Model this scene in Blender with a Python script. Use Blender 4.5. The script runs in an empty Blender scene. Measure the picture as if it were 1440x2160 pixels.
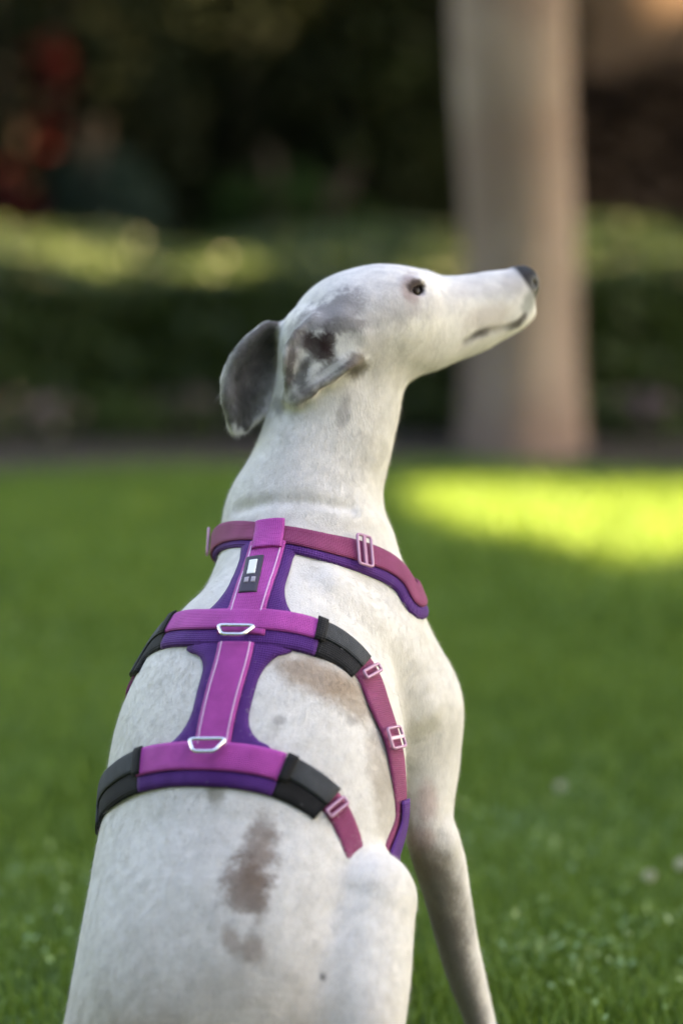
import bpy, math, os
import numpy as np
from mathutils import Vector, Matrix

# ------------------------------------------------------------------ camera, sky, sun, exposure
C = bpy.context.scene.collection
SC = bpy.context.scene
CAM = np.array([0.0, -2.33, 0.85]); PITCH = math.radians(8.1); FPX = 6000.0
cam_d = bpy.data.cameras.new('camera'); cam = bpy.data.objects.new('camera', cam_d); C.objects.link(cam)
cam.location = CAM; cam.rotation_euler = (math.radians(90) - PITCH, 0, 0)
cam_d.sensor_fit = 'VERTICAL'; cam_d.sensor_height = 36; cam_d.sensor_width = 24; cam_d.lens = 100
cam_d.clip_start = 0.1; cam_d.clip_end = 2000
cam_d.dof.use_dof = True; cam_d.dof.focus_distance = 2.32; cam_d.dof.aperture_fstop = 2.2
SC.camera = cam
SUN_TO = np.array([0.90, -0.22, 0.80]); SUN_TO /= np.linalg.norm(SUN_TO)
elev = math.asin(SUN_TO[2]); azim = math.atan2(SUN_TO[0], SUN_TO[1])
W = bpy.data.worlds.new('World'); SC.world = W; W.use_nodes = True
wn = W.node_tree.nodes; wl = W.node_tree.links
sky = wn.new('ShaderNodeTexSky'); sky.sky_type = 'NISHITA'; sky.sun_disc = False
sky.sun_elevation = elev; sky.sun_rotation = azim
wl.new(sky.outputs[0], wn['Background'].inputs[0]); wn['Background'].inputs[1].default_value = 0.085
sun_d = bpy.data.lights.new('sun', 'SUN'); sun_d.energy = 5.0; sun_d.angle = math.radians(0.5); sun_d.color = (1, .80, .56)
sun = bpy.data.objects.new('sun', sun_d); C.objects.link(sun)
sun.rotation_euler = Vector(SUN_TO).to_track_quat('Z', 'Y').to_euler(); sun.location = (20, -5, 20)
SC.view_settings.view_transform = 'Standard'; SC.view_settings.look = 'None'
SC.view_settings.exposure = 3.65; SC.view_settings.use_white_balance = True; SC.view_settings.white_balance_temperature = 8600; SC.view_settings.white_balance_tint = 15; SC.view_settings.gamma = 1
rng = np.random.default_rng(11)

# ------------------------------------------------------------------ helpers
_F = np.array([0, math.cos(PITCH), -math.sin(PITCH)]); _U = np.array([0, math.sin(PITCH), math.cos(PITCH)]); _R = np.array([1.0, 0, 0])
def ray(px, py):
    return _F + _R * (px - 720) / FPX + _U * (1080 - py) / FPX
def at(px, py, y):                      # photograph position + depth -> a point of the world
    d = ray(px, py); return CAM + d * ((y - CAM[1]) / d[1])
def proj(P):
    q = P - CAM; w = q @ _F
    return 720 + FPX * (q @ _R) / w, 1080 - FPX * (q @ _U) / w
def nrm(v): return v / (np.linalg.norm(v, axis=-1, keepdims=True) + 1e-12)

def tag(o, label=None, cat=None, group=None, kind=None):
    if label: o['label'] = label
    if cat: o['category'] = cat
    if group: o['group'] = group
    if kind: o['kind'] = kind
    return o
def empty(name, loc=(0, 0, 0)):
    o = bpy.data.objects.new(name, None); o.location = loc; o.empty_display_size = .1; C.objects.link(o); return o
def mesh_obj(name, verts, faces, mat=None, parent=None, smooth=False, loc=None):
    """verts in world space; if parent or loc given the mesh is made relative to it"""
    me = bpy.data.meshes.new(name)
    verts = np.asarray(verts, float)
    off = np.array(loc if loc is not None else (tuple(wloc(parent)) if parent is not None else (0, 0, 0)), float)
    v = (verts - off).astype(np.float32)
    if isinstance(faces, np.ndarray):
        k = faces.shape[1]; n = len(faces)
        me.vertices.add(len(v)); me.vertices.foreach_set('co', v.ravel())
        me.loops.add(n * k); me.loops.foreach_set('vertex_index', faces.astype(np.int32).ravel())
        me.polygons.add(n); me.polygons.foreach_set('loop_start', np.arange(0, n * k, k, dtype=np.int32))
        me.polygons.foreach_set('loop_total', np.full(n, k, dtype=np.int32))
        me.update(calc_edges=True)
    else:
        me.from_pydata([tuple(x) for x in v], [], faces); me.update()
    me.validate()
    if smooth: me.polygons.foreach_set('use_smooth', np.ones(len(me.polygons), bool))
    if mat: me.materials.append(mat)
    o = bpy.data.objects.new(name, me); C.objects.link(o)
    if parent is not None: o.parent = parent; o.location = np.array(off) - np.array(wloc(parent))
    elif loc is not None: o.location = loc
    return o
def wloc(o):
    p = Vector((0, 0, 0))
    while o is not None: p = p + o.location; o = o.parent
    return p
def color_attr(o, name, col):
    a = o.data.color_attributes.new(name, 'FLOAT_COLOR', 'POINT')
    c = np.ones((len(col), 4), np.float32); c[:, :3] = col; a.data.foreach_set('color', c.ravel())

class NT:
    def __init__(s, name):
        s.m = bpy.data.materials.new(name); s.m.use_nodes = True; s.t = s.m.node_tree
        s.b = s.t.nodes['Principled BSDF']; s.out = s.t.nodes['Material Output']
    def n(s, typ, **kw):
        x = s.t.nodes.new(typ)
        for k, v in kw.items():
            if k in x.inputs.keys(): x.inputs[k].default_value = v
            else: setattr(x, k, v)
        return x
    def l(s, a, b): s.t.links.new(a, b)
    def noise(s, scale, detail=4, rough=.55, coord=None, stretch=None):
        x = s.n('ShaderNodeTexNoise', Scale=scale, Detail=detail, Roughness=rough)
        c = coord
        if c is None: c = s.n('ShaderNodeTexCoord').outputs['Object']
        if stretch:
            mp = s.n('ShaderNodeMapping'); mp.inputs['Scale'].default_value = stretch; s.l(c, mp.inputs[0]); c = mp.outputs[0]
        s.l(c, x.inputs['Vector']); return x.outputs['Fac']
    def ramp(s, f, stops):
        r = s.n('ShaderNodeValToRGB'); e = r.color_ramp.elements
        while len(e) < len(stops): e.new(.5)
        for k, (p, c) in enumerate(stops): e[k].position = p; e[k].color = (c, c, c, 1) if isinstance(c, (int, float)) else (*c, 1)
        s.l(f, r.inputs[0]); return r.outputs[0]
    def mix(s, f, a, b, mode='MIX'):
        x = s.n('ShaderNodeMix', data_type='RGBA', blend_type=mode)
        for k, v in ((0, f), (6, a), (7, b)):
            if isinstance(v, (int, float)): x.inputs[k].default_value = v if k == 0 else (v, v, v, 1)
            elif isinstance(v, tuple): x.inputs[k].default_value = (*v, 1)
            else: s.l(v, x.inputs[k])
        return x.outputs[2]
    def bump(s, h, strength=.3, dist=.002):
        b = s.n('ShaderNodeBump', Strength=strength, Distance=dist); s.l(h, b.inputs['Height']); s.l(b.outputs[0], s.b.inputs['Normal'])
    def set(s, **kw):
        for k, v in kw.items():
            k = k.replace('_', ' ')
            if isinstance(v, (int, float)): s.b.inputs[k].default_value = v
            elif isinstance(v, tuple): s.b.inputs[k].default_value = (*v, 1)
            else: s.l(v, s.b.inputs[k])
        return s

def leaf_mat(name, c1, c2, scale=3.0, rough=.55, transl=.25):
    m = NT(name); isl = m.n('ShaderNodeNewGeometry').outputs['Random Per Island']
    f = m.noise(scale, 3)
    f2 = m.mix(.45, f, isl)
    col = m.mix(m.ramp(f2, [(.3, 0.0), (.7, 1.0)]), c1, c2)
    m.set(Base_Color=col, Roughness=rough)
    tr = m.n('ShaderNodeBsdfTranslucent'); m.l(m.mix(1.0, col, (1.0, .88, .48), 'MULTIPLY'), tr.inputs[0])
    mx = m.n('ShaderNodeMixShader'); mx.inputs[0].default_value = transl
    m.l(m.b.outputs[0], mx.inputs[1]); m.l(tr.outputs[0], mx.inputs[2]); m.l(mx.outputs[0], m.out.inputs[0])
    return m.m
def leaf_cloud(P, size, r, aspect=.6, up=None):
    """one pointed leaf (folded quad pair as a diamond) per point"""
    n = len(P); d = nrm(r.normal(size=(n, 3)) + (0 if up is None else np.array(up)))
    e = nrm(np.cross(d, r.normal(size=(n, 3)))); L = (size * r.uniform(.6, 1.3, n))[:, None]
    v = np.stack([P - d * L * .5, P + e * L * aspect * .5, P + d * L * .5, P - e * L * aspect * .5], 1).reshape(-1, 3)
    return v, np.arange(4 * n).reshape(-1, 4)

# ------------------------------------------------------------------ implicit surfaces
def cr(rows, h=.004):
    """Catmull-Rom through rows (x,y,z,attrs...), resampled every h metres"""
    R_ = np.asarray(rows, float); P = np.vstack([2 * R_[0] - R_[1], R_, 2 * R_[-1] - R_[-2]]); out = []
    for i in range(1, len(P) - 2):
        p0, p1, p2, p3 = P[i - 1:i + 3]; n = max(2, int(np.linalg.norm(p2[:3] - p1[:3]) / h))
        t = (np.arange(n) / n)[:, None]
        out.append(.5 * (2 * p1 + (p2 - p0) * t + (2 * p0 - 5 * p1 + 4 * p2 - p3) * t ** 2 + (3 * p1 - p0 - 3 * p2 + p3) * t ** 3))
    out.append(R_[-1:]); return np.vstack(out)
class Tube:
    """rows: point(3), lateral half width, dorsal half height, ventral half height, guide(3) = dorsal direction"""
    def __init__(s, rows, cap0=None, cap1=None, k=.03):
        q = cr(rows); s.S = q[:, :3]; s.a = np.maximum(q[:, 3], .002); s.bt = np.maximum(q[:, 4], .002); s.bb = np.maximum(q[:, 5], .002)
        T = nrm(np.gradient(s.S, axis=0)); G = nrm(q[:, 6:9]); U = nrm(G - T * (G * T).sum(1, keepdims=True)); V = np.cross(T, U)
        s.T, s.U, s.V, s.k = T, U, V, k; s.h = .004
        s.c0 = cap0 or min(s.a[0], s.bt[0]); s.c1 = cap1 or min(s.a[-1], s.bt[-1])
        m = max(s.a.max(), s.bt.max(), s.bb.max()) + .06
        s.lo = s.S.min(0) - m; s.hi = s.S.max(0) + m
        s.da = np.gradient(s.a) / s.h; s.dt = np.gradient(s.bt) / s.h; s.db = np.gradient(s.bb) / s.h
    def __call__(s, P):
        out = np.full(len(P), .2); ins = np.all((P > s.lo) & (P < s.hi), 1); I = np.nonzero(ins)[0]
        for c in range(0, len(I), 40000):
            ii = I[c:c + 40000]; p = P[ii]
            d2 = (s.S ** 2).sum(1)[None] - 2 * p @ s.S.T; k = d2.argmin(1)
            q = p - s.S[k]; w = (q * s.T[k]).sum(1); sl = np.clip(w, -s.h / 2, s.h / 2)
            res = np.where(((k == 0) & (w < 0)) | ((k == len(s.S) - 1) & (w > 0)), w - sl * 0, 0)
            sl = np.where(res != 0, 0, sl)
            u = (q * s.U[k]).sum(1); v = (q * s.V[k]).sum(1)
            a = s.a[k] + s.da[k] * sl; b = np.where(u > 0, s.bt[k] + s.dt[k] * sl, s.bb[k] + s.db[k] * sl)
            cc = np.where(w < 0, s.c0, s.c1)
            kk = np.sqrt((u / a) ** 2 + (v / b * 0 + v / a) ** 2 * 0 + (v / a) ** 2 + (u / b) ** 2 - (u / a) ** 2 + (res / cc) ** 2) + 1e-6
            L = np.sqrt(u * u + v * v + res * res) + 1e-6
            out[ii] = np.maximum(L - L / kk, -np.minimum(a, b))
        return out
class Ell:
    def __init__(s, c, r, ax=None, k=.02):
        s.c = np.array(c, float); s.r = np.array(r, float); s.A = np.eye(3) if ax is None else np.array(ax); s.k = k
    def __call__(s, P):
        q = (P - s.c) @ s.A.T; k = np.sqrt(((q / s.r) ** 2).sum(1)) + 1e-6; L = np.linalg.norm(q, axis=1) + 1e-6
        return np.maximum(L - L / k, -s.r.min())
def smin(a, b, k):
    h = np.maximum(k - np.abs(a - b), 0) / k; return np.minimum(a, b) - h * h * k * .25
class Blend:
    def __init__(s, parts, subs=()): s.parts = parts; s.subs = list(subs)
    def __call__(s, P):
        P = np.atleast_2d(P); d = s.parts[0](P)
        for q in s.parts[1:]: d = smin(d, q(P), q.k)
        for q in s.subs: d = -smin(-d, q(P), q.k)
        return d
def grad(f, P, e=.0015):
    g = np.zeros_like(P)
    for i in range(3):
        d = np.zeros(3); d[i] = e; g[:, i] = (f(P + d) - f(P - d)) / (2 * e)
    return g
def project(f, P, off=0.0, it=7):
    P = np.array(P, float)
    for _ in range(it):
        g = grad(f, P); v = f(P) - off; P = P - g * (np.clip(v, -.02, .02) / np.maximum((g * g).sum(1), .2))[:, None]
    return P
def hit(f, px, py, t0=1.7, t1=2.9):
    d = nrm(ray(px, py)); t = np.arange(t0, t1, .002); v = f(CAM + d * t[:, None]); s = np.nonzero(v < 0)[0]
    k = s[0] if len(s) else int(v.argmin())
    return project(f, (CAM + d * t[k])[None])[0]

def fnoise(P, s, seed, oct=3):
    r = np.random.default_rng(seed); out = np.zeros(len(P)); amp = 1; tot = 0
    for o in range(oct):
        for k in range(5):
            d = nrm(r.normal(size=3)) * s * (2 ** o) * r.uniform(.7, 1.4); out += amp * np.sin(P @ d + r.uniform(0, 6.28)) / 5 * 1.6
        tot += amp; amp *= .6
    return out / tot
def surface_nets(f, lo, hi, h):
    lo = np.array(lo); n = (np.ceil((np.array(hi) - lo) / h / 4).astype(int) * 4) + 1
    cs = [np.arange(0, m, 4) for m in n]; g = np.stack(np.meshgrid(*cs, indexing='ij'), -1)
    vc = f((lo + g.reshape(-1, 3) * h)).reshape(g.shape[:3])
    D = np.repeat(np.repeat(np.repeat(vc[:-1, :-1, :-1], 4, 0), 4, 1), 4, 2); D = np.pad(D, ((0, 1),) * 3, mode='edge').astype(np.float32)
    mn = vc[:-1, :-1, :-1].copy(); mx = mn.copy()
    for a in (0, 1):
        for b in (0, 1):
            for c in (0, 1):
                w = vc[a:vc.shape[0] - 1 + a, b:vc.shape[1] - 1 + b, c:vc.shape[2] - 1 + c]; mn = np.minimum(mn, w); mx = np.maximum(mx, w)
    near = (mn < 4.2 * h) & (mx > -4.2 * h)
    nf = np.repeat(np.repeat(np.repeat(near, 4, 0), 4, 1), 4, 2); nf = np.pad(nf, ((0, 1),) * 3, mode='edge')
    idx = np.argwhere(nf); D[nf] = f(lo + idx * h)
    ins = D < 0; cnt = np.zeros(tuple(m - 1 for m in n), np.uint8)
    for a in (0, 1):
        for b in (0, 1):
            for c in (0, 1): cnt += ins[a:n[0] - 1 + a, b:n[1] - 1 + b, c:n[2] - 1 + c]
    cells = np.argwhere((cnt > 0) & (cnt < 8)); cid = np.full(cnt.shape, -1, np.int64); cid[tuple(cells.T)] = np.arange(len(cells))
    acc = np.zeros((len(cells), 3)); num = np.zeros(len(cells)); cor = [(a, b, c) for a in (0, 1) for b in (0, 1) for c in (0, 1)]
    for i, p in enumerate(cor):
        for q in cor[i + 1:]:
            if sum(abs(np.subtract(p, q))) != 1: continue
            va = D[tuple((cells + p).T)]; vb = D[tuple((cells + q).T)]; m = (va < 0) != (vb < 0)
            t = np.where(m, va / (va - vb + 1e-20), 0)[:, None]
            acc += np.where(m[:, None], np.array(p) + t * (np.array(q) - np.array(p)), 0); num += m
    V = lo + (cells + acc / num[:, None]) * h; F_ = []
    for ax in range(3):
        o1, o2 = [(1, 2), (2, 0), (0, 1)][ax]; sl0 = [slice(None)] * 3; sl1 = [slice(None)] * 3; sl0[ax] = slice(0, -1); sl1[ax] = slice(1, None)
        A = ins[tuple(sl0)]; B = ins[tuple(sl1)]; e = np.argwhere(A != B); e = e[(e[:, o1] > 0) & (e[:, o2] > 0) & (e[:, o1] < n[o1] - 1) & (e[:, o2] < n[o2] - 1)]
        s_ = A[tuple(e.T)]; d1 = np.zeros(3, int); d1[o1] = 1; d2 = np.zeros(3, int); d2[o2] = 1
        q = np.stack([cid[tuple((e - d1 - d2).T)], cid[tuple((e - d2).T)], cid[tuple(e.T)], cid[tuple((e - d1).T)]], 1)
        q[~s_] = q[~s_][:, ::-1]; F_.append(q)
    return V, np.vstack(F_)

# ------------------------------------------------------------------ the setting
def box_grid(name, x0, x1, y0, y1, z, mat, kind='structure'):
    v = [(x0, y0, z), (x1, y0, z), (x1, y1, z), (x0, y1, z)]
    return tag(mesh_obj(name, v, [(0, 1, 2, 3)], mat), kind=kind)
m = NT('lawn_soil')
m.set(Base_Color=m.mix(m.noise(2.2, 5), m.mix(m.noise(60, 3), (.035, .080, .012), (.060, .12, .018)), (.05, .105, .016)), Roughness=.9)
m.bump(m.noise(180, 4), .6, .01); M_LAWN = m.m
box_grid('lawn', -150, 150, -150, 150, 0, M_LAWN)
m = NT('bed_soil'); m.set(Base_Color=m.mix(m.noise(25, 5), (.018, .013, .009), (.042, .030, .021)), Roughness=.95)
m.bump(m.noise(60, 5), .8, .02); M_SOIL = m.m
# planting bed with a wavy front edge
xs = np.linspace(-9, 9, 181); fr = 4.30 + .05 * np.sin(xs * 1.7) + .03 * np.sin(xs * 5.1 + 1)
v = np.vstack([np.stack([xs, fr, np.full_like(xs, .006)], 1), np.stack([xs, np.full_like(xs, 4.6), np.full_like(xs, .03)], 1), np.stack([xs, np.full_like(xs, 16.), np.full_like(xs, .03)], 1)])
f_ = [(i + 181 * j, i + 1 + 181 * j, i + 182 + 181 * j, i + 181 + 181 * j) for i in range(180) for j in (0, 1)]
tag(mesh_obj('planting_bed', v, f_, M_SOIL), kind='structure')

# grass blades
def blades(x0f, n, y0, y1, hgt, wid, r, big=1.0):
    y = r.uniform(y0, y1, n); D = y - CAM[1]; x = r.uniform(-1, 1, n) * x0f(D)
    edge = 4.30 + .05 * np.sin(x * 1.7) + .03 * np.sin(x * 5.1 + 1)
    k = y < edge + .02; x, y = x[k], y[k]; n = len(x)
    a = r.uniform(0, 2 * np.pi, n); d = np.stack([np.cos(a), np.sin(a), np.zeros(n)], 1); s = np.stack([-np.sin(a), np.cos(a), np.zeros(n)], 1)
    patch = .75 + .35 * np.sin(x * 5.3 + 1.3 * np.sin(y * 3.1)) * np.sin(y * 4.4 + x * 2)
    h = (hgt * r.uniform(.5, 1.25, n) * patch)[:, None]; w = (wid * r.uniform(.7, 1.3, n))[:, None]; ln = r.uniform(.1, .9, n)[:, None]
    p = np.stack([x, y, np.zeros(n)], 1); z = np.array([0, 0, 1.0])
    m1 = p + z * h * .55 + d * h * ln * .22; t = p + z * h * (1 - .25 * ln) + d * h * ln * .8
    v = np.stack([p - s * w, p + s * w, m1 + s * w * .8, m1 - s * w * .8, t - s * w * .15, t + s * w * .15], 1).reshape(-1, 3)
    b = np.arange(n)[:, None] * 6
    return v, np.vstack([b + [0, 1, 2, 3], b + [3, 2, 5, 4]])
gm = leaf_mat('grass_blade', (.095, .185, .032), (.185, .30, .058), 1.6, .5, .4)
b1 = blades(lambda D: .2 * D + .9, 170000, .0, 2.4, .036, .0013, rng)
b2 = blades(lambda D: .2 * D + 1.3, 110000, 2.0, 4.4, .040, .0022, rng)
b3 = blades(lambda D: .0 * D + 2.2, 60000, -1.6, .1, .034, .0014, rng)
vv, ff, o_ = [], [], 0
for v_, f2 in (b1, b2, b3): vv.append(v_); ff.append(f2 + o_); o_ += len(v_)
gm.node_tree.nodes['Principled BSDF'].inputs['Specular IOR Level'].default_value = .2
tag(mesh_obj('grass', np.vstack(vv), np.vstack(ff), gm), 'short green lawn grass around and behind the sitting dog', 'grass', kind='stuff')

# low clipped hedge
def lump(n, x, y, s=1.0):
    return .03 * np.sin(x * 3.1 + y) + .02 * np.sin(x * 7.7 + 2) + .015 * np.sin(x * 15 + y * 9)
M_HEDGE = leaf_mat('hedge_leaf', (.024, .046, .010), (.056, .095, .018), 2.5, .5, .2)
M_HTWIG = NT('hedge_core').set(Base_Color=(.022, .030, .012), Roughness=.95).m
HX0, HX1, HY0, HY1 = -4.5, 4.5, 4.82, 6.25
hedge = tag(empty('low_hedge', (0, HY0, 0)), 'low clipped green hedge behind the tree trunk at the far edge of the lawn', 'hedge')
def htop(y): return .415 + (y - HY0) * .048
nx, ny = 120, 14; core = []; fc = []
gx = np.linspace(HX0, HX1, nx)
prof = [(HY0 + .05, 0)] + [(HY0 + .04, z) for z in (.12, .25, .34)] + [(HY0 + .10, .38)] + [(y, htop(y) - .035) for y in np.linspace(HY0 + .2, HY1 - .1, 6)] + [(HY1, .3), (HY1, 0)]
for (y, z) in prof:
    core.append(np.stack([gx, y + 0 * gx - lump(0, gx, z * 5) * .6, np.maximum(z + 0 * gx + (lump(0, gx, y) * .6 if z > .3 else 0), 0)], 1))
core = np.vstack(core); fc = [(i + nx * j, i + 1 + nx * j, i + 1 + nx * (j + 1), i + nx * (j + 1)) for j in range(len(prof) - 1) for i in range(nx - 1)]
mesh_obj('branches', core, fc, M_HTWIG, hedge)
n = 60000; xf = rng.uniform(HX0, HX1, n); zf = rng.uniform(0.01, .42, n); yf = HY0 + .02 - lump(0, xf, zf * 5) * .8 + rng.exponential(.02, n) - .02
Pf = np.stack([xf, yf, zf], 1)
n = 55000; xt = rng.uniform(HX0, HX1, n); yt = rng.uniform(HY0, HY1, n); zt = htop(yt) + lump(0, xt, yt) * .8 - rng.exponential(.015, n) + .008
v_, f2 = leaf_cloud(np.vstack([Pf, np.stack([xt, yt, zt], 1)]), .034, rng, .65)
mesh_obj('foliage', v_, f2, M_HEDGE, hedge)

# the tree with the visible trunk
m = NT('bark'); c = m.mix(m.ramp(m.noise(5, 5, .6, stretch=(1, 1, .35)), [(.35, 0.0), (.65, 1.0)]), (.17, .12, .092), (.28, .21, .165))
c = m.mix(m.ramp(m.noise(3, 3), [(.42, 0.0), (.6, .7)]), c, (.16, .10, .075))
m.set(Base_Color=c, Roughness=.9); m.bump(m.noise(30, 6, .65, stretch=(1, 1, .25)), .7, .02); M_BARK = m.m
M_CROWN = leaf_mat('crown_leaf', (.04, .08, .016), (.09, .14, .03), .8, .5, .25)
def loft(rows, seg=20, wob=0.0, r=None, flare=None):
    q = cr(rows, .06); T = nrm(np.gradient(q[:, :3], axis=0)); A = nrm(np.cross(T, [0, 1, .01])); B = np.cross(A, T); th = np.linspace(0, 2 * np.pi, seg, endpoint=False)
    V = []
    for i in range(len(q)):
        rad = q[i, 3] * (1 + wob * (np.sin(3 * th + q[i, 2] * 2) * .5 + np.sin(5 * th + 1 + q[i, 2] * 5) * .35))
        if flare: rad = rad * (1 + flare * max(0, 1 - q[i, 2] / .35) ** 2 * (1 + .5 * np.sin(4 * th + 1)))
        V.append(q[i, :3] + (np.cos(th) * rad)[:, None] * A[i] + (np.sin(th) * rad)[:, None] * B[i])
    V = np.vstack(V); n_ = len(q); F_ = [(i * seg + j, i * seg + (j + 1) % seg, (i + 1) * seg + (j + 1) % seg, (i + 1) * seg + j) for i in range(n_ - 1) for j in range(seg)]
    F_.append(tuple(range(seg))[::-1]); F_.append(tuple(range((n_ - 1) * seg, n_ * seg)))
    return V, F_
def join(parts):
    V, F_, o = [], [], 0
    for v, f in parts:
        V.append(np.asarray(v)); F_ += [tuple(int(a) + o for a in q) for q in f]; o += len(v)
    return np.vstack(V), F_
def shadow_pt(P):                          # where the sun drops the shade of P on the ground
    return P - SUN_TO * (P[:, 2:3] / SUN_TO[2])
GR = np.random.default_rng(3)
def in_gap(P):
    """leaves to drop from the crowns, so that sun lands on lawn, hedge top and wall"""
    s = shadow_pt(P); x, y = s[:, 0], s[:, 1]
    wob = .10 * np.sin(x * 4 + 1) + .05 * np.sin(x * 9)
    g = (x > .08 + .25 * np.clip(3.6 - y, 0, 1)) & (x < 2.8) & (y > 2.40 + wob * .8 - np.clip(x - .9, 0, 1) * .15 + .75 * GR.random(len(x)) ** 2.5) & (y < 4.08 + wob * .3)
    g |= (((x + .62) / .34) ** 2 + ((y - 3.80) / .28) ** 2 < 1) & (GR.random(len(x)) < .45)
    h = P - SUN_TO * ((P[:, 2:3] - .45) / SUN_TO[2]); x, y = h[:, 0], h[:, 1]
    f = np.sin(x * 4.3 + 1.7 * np.sin(y * 2.2)) + np.sin(y * 6.1 + x * 2.3) * .8 + np.sin(x * 9.7 + y * 5) * .5
    g |= (y > 4.95) & (y < 6.5) & (abs(x) < 3) & (GR.random(len(x)) < np.where(x > .2, .90, .62))
    for cx, rr in ((-.68, .16), (-.32, .13)): g |= (((x - cx) / rr) ** 2 + ((y - 5.5) / .3) ** 2 < 1) & (GR.random(len(x)) < .97)
    k = np.maximum(11.7 - P[:, 1], 0) / -SUN_TO[1]; w = P - SUN_TO * k[:, None]
    g |= (w[:, 0] > 1.35) & (w[:, 0] < 3.2) & (w[:, 2] > 1.12 + .06 * np.sin(w[:, 0] * 9)) & (P[:, 1] > 9)
    return g
def make_tree(name, label, base, trunk, limbs, blobs, nleaf, size, gaps=True, group=None):
    t = tag(empty(name, base), label, 'tree', group)
    b = np.array(base, float)
    V, F_ = loft([(*(b + np.array(p[:3])), p[3]) for p in trunk], 28, .06, flare=.07)
    tr = mesh_obj('trunk', V, F_, M_BARK, t, True)
    top = np.array(trunk[-1][:3]); L = []
    for (e, r0) in limbs:
        e = np.array(e, float); mid = (top + e) / 2 + np.array([0, 0, .3])
        L.append(loft([(*(b + top - [0, 0, .3]), r0), (*(b + mid), r0 * .65), (*(b + e), r0 * .2)], 10))
    V, F_ = join(L); mesh_obj('limb', V, F_, M_BARK, t, True)
    P = []
    tot = sum(bl[3] ** 2 for bl in blobs)
    for (cx, cy, cz, r_) in blobs:
        k = int(nleaf * r_ ** 2 / tot); d = nrm(rng.normal(size=(k, 3))); q = d * (r_ * rng.uniform(.35, 1.0, k) ** .5)[:, None] * [1, 1, .6]
        q *= (1 + .18 * np.sin(d[:, 0:1] * 6 + cx) * np.cos(d[:, 1:2] * 7 + cy)); P.append(q + b + [cx, cy, cz])
    P = np.vstack(P)
    if gaps: P = P[~in_gap(P)]  # crown cut open where sunlight is wanted
    v_, f2 = leaf_cloud(P, size, rng, .62)
    mesh_obj('crown', v_, f2, M_CROWN, t)
    return t
TB = at(1098, 985, 4.57); TB[2] = 0
def tp(px, py, y=4.57): p = at(px, py, y) - TB; return (p[0], 0, p[2])
make_tree('shade_tree', 'thick pale grey brown tree trunk rising in front of the low hedge, blurred', TB,
          [(tp(1100, 990)[0], 0, -.05, .149), (tp(1102, 900)[0], 0, .10, .144), (tp(1102, 700)[0], 0, .33, .138), (tp(1098, 500)[0], 0, .56, .136),
           (tp(1084, 250)[0], 0, .85, .138), (tp(1078, 0)[0], 0, 1.15, .142), (-.05, .02, 1.9, .15), (-.02, .05, 2.6, .14)],
          [((1.5, .6, 4.2), .09), ((-1.4, .9, 4.3), .09), ((.3, -1.2, 4.4), .08), ((.1, 1.8, 4.5), .08), ((0, 0, 5), .1)],
          [(0, .5, 4.3, 1.5), (1.6, .9, 4.4, 1.4), (-1.4, 1.3, 4.3, 1.4), (.2, 2.2, 4.6, 1.5), (-.3, .6, 5.2, 1.4)], 26000, .12)
off = 'shade trees to the right of the lawn, outside the picture'
make_tree('shade_tree', 'leafy tree right of the lawn that shades the dog', (6.3, -.6, 0), [(0, 0, 0, .2), (0, .05, 1.5, .17), (0, 0, 2.8, .14)],
          [((1.2, .6, 4.6), .08), ((-1.2, .7, 4.6), .08), ((0, -1.3, 4.8), .08)],
          [(-.6, -1.3, 5.0, 2.1), (-.4, .6, 5.0, 2.1), (.2, 2.2, 5.2, 2.0), (.6, -.2, 6.6, 1.9), (-1.4, 2.3, 4.6, 1.7), (-1.0, -2.8, 4.8, 1.8), (-1.9, -.4, 4.2, 1.3)], 62000, .16)
make_tree('shade_tree', 'unseen leafy tree added right of the hedge to shade the shrubs', (7.2, 5.2, 0), [(0, 0, 0, .2), (0, .05, 1.5, .17), (0, 0, 2.8, .14)],  # out of view; crown stretched to keep sun off shrubs and wall
          [((1.2, .6, 4.6), .08), ((-1.2, .7, 4.6), .08), ((0, 1.3, 4.8), .08)],
          [(-.6, -1.4, 5.0, 2.1), (-.4, .6, 4.8, 2.1), (.2, 2.4, 5.0, 2.0), (.6, .4, 6.6, 1.9), (-2.2, .2, 4.2, 1.5), (-2.0, 2.2, 4.2, 1.5), (-1.6, 5.2, 4.0, 1.7), (-.4, 4.6, 5.2, 1.8), (-3.0, 5.6, 3.4, 1.2)], 66000, .16)

make_tree('shade_tree', 'unseen leafy tree added right of the picture to shade the thicket', (4.9, 9.7, 0), [(0, 0, 0, .15), (0, .05, 1.5, .13), (0, 0, 2.6, .11)],  # out of view, added to keep sun off the thicket leaves
          [((1.0, .4, 4.2), .06), ((-1.2, -.5, 4.4), .06)],
          [(-1.6, -.3, 4.7, 1.7), (0, -.6, 4.9, 1.8), (-.6, .6, 5.8, 1.6), (-2.6, .4, 5.0, 1.4), (-1.6, -1.6, 5.4, 1.4), (.8, .6, 4.3, 1.4)], 34000, .16)
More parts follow.
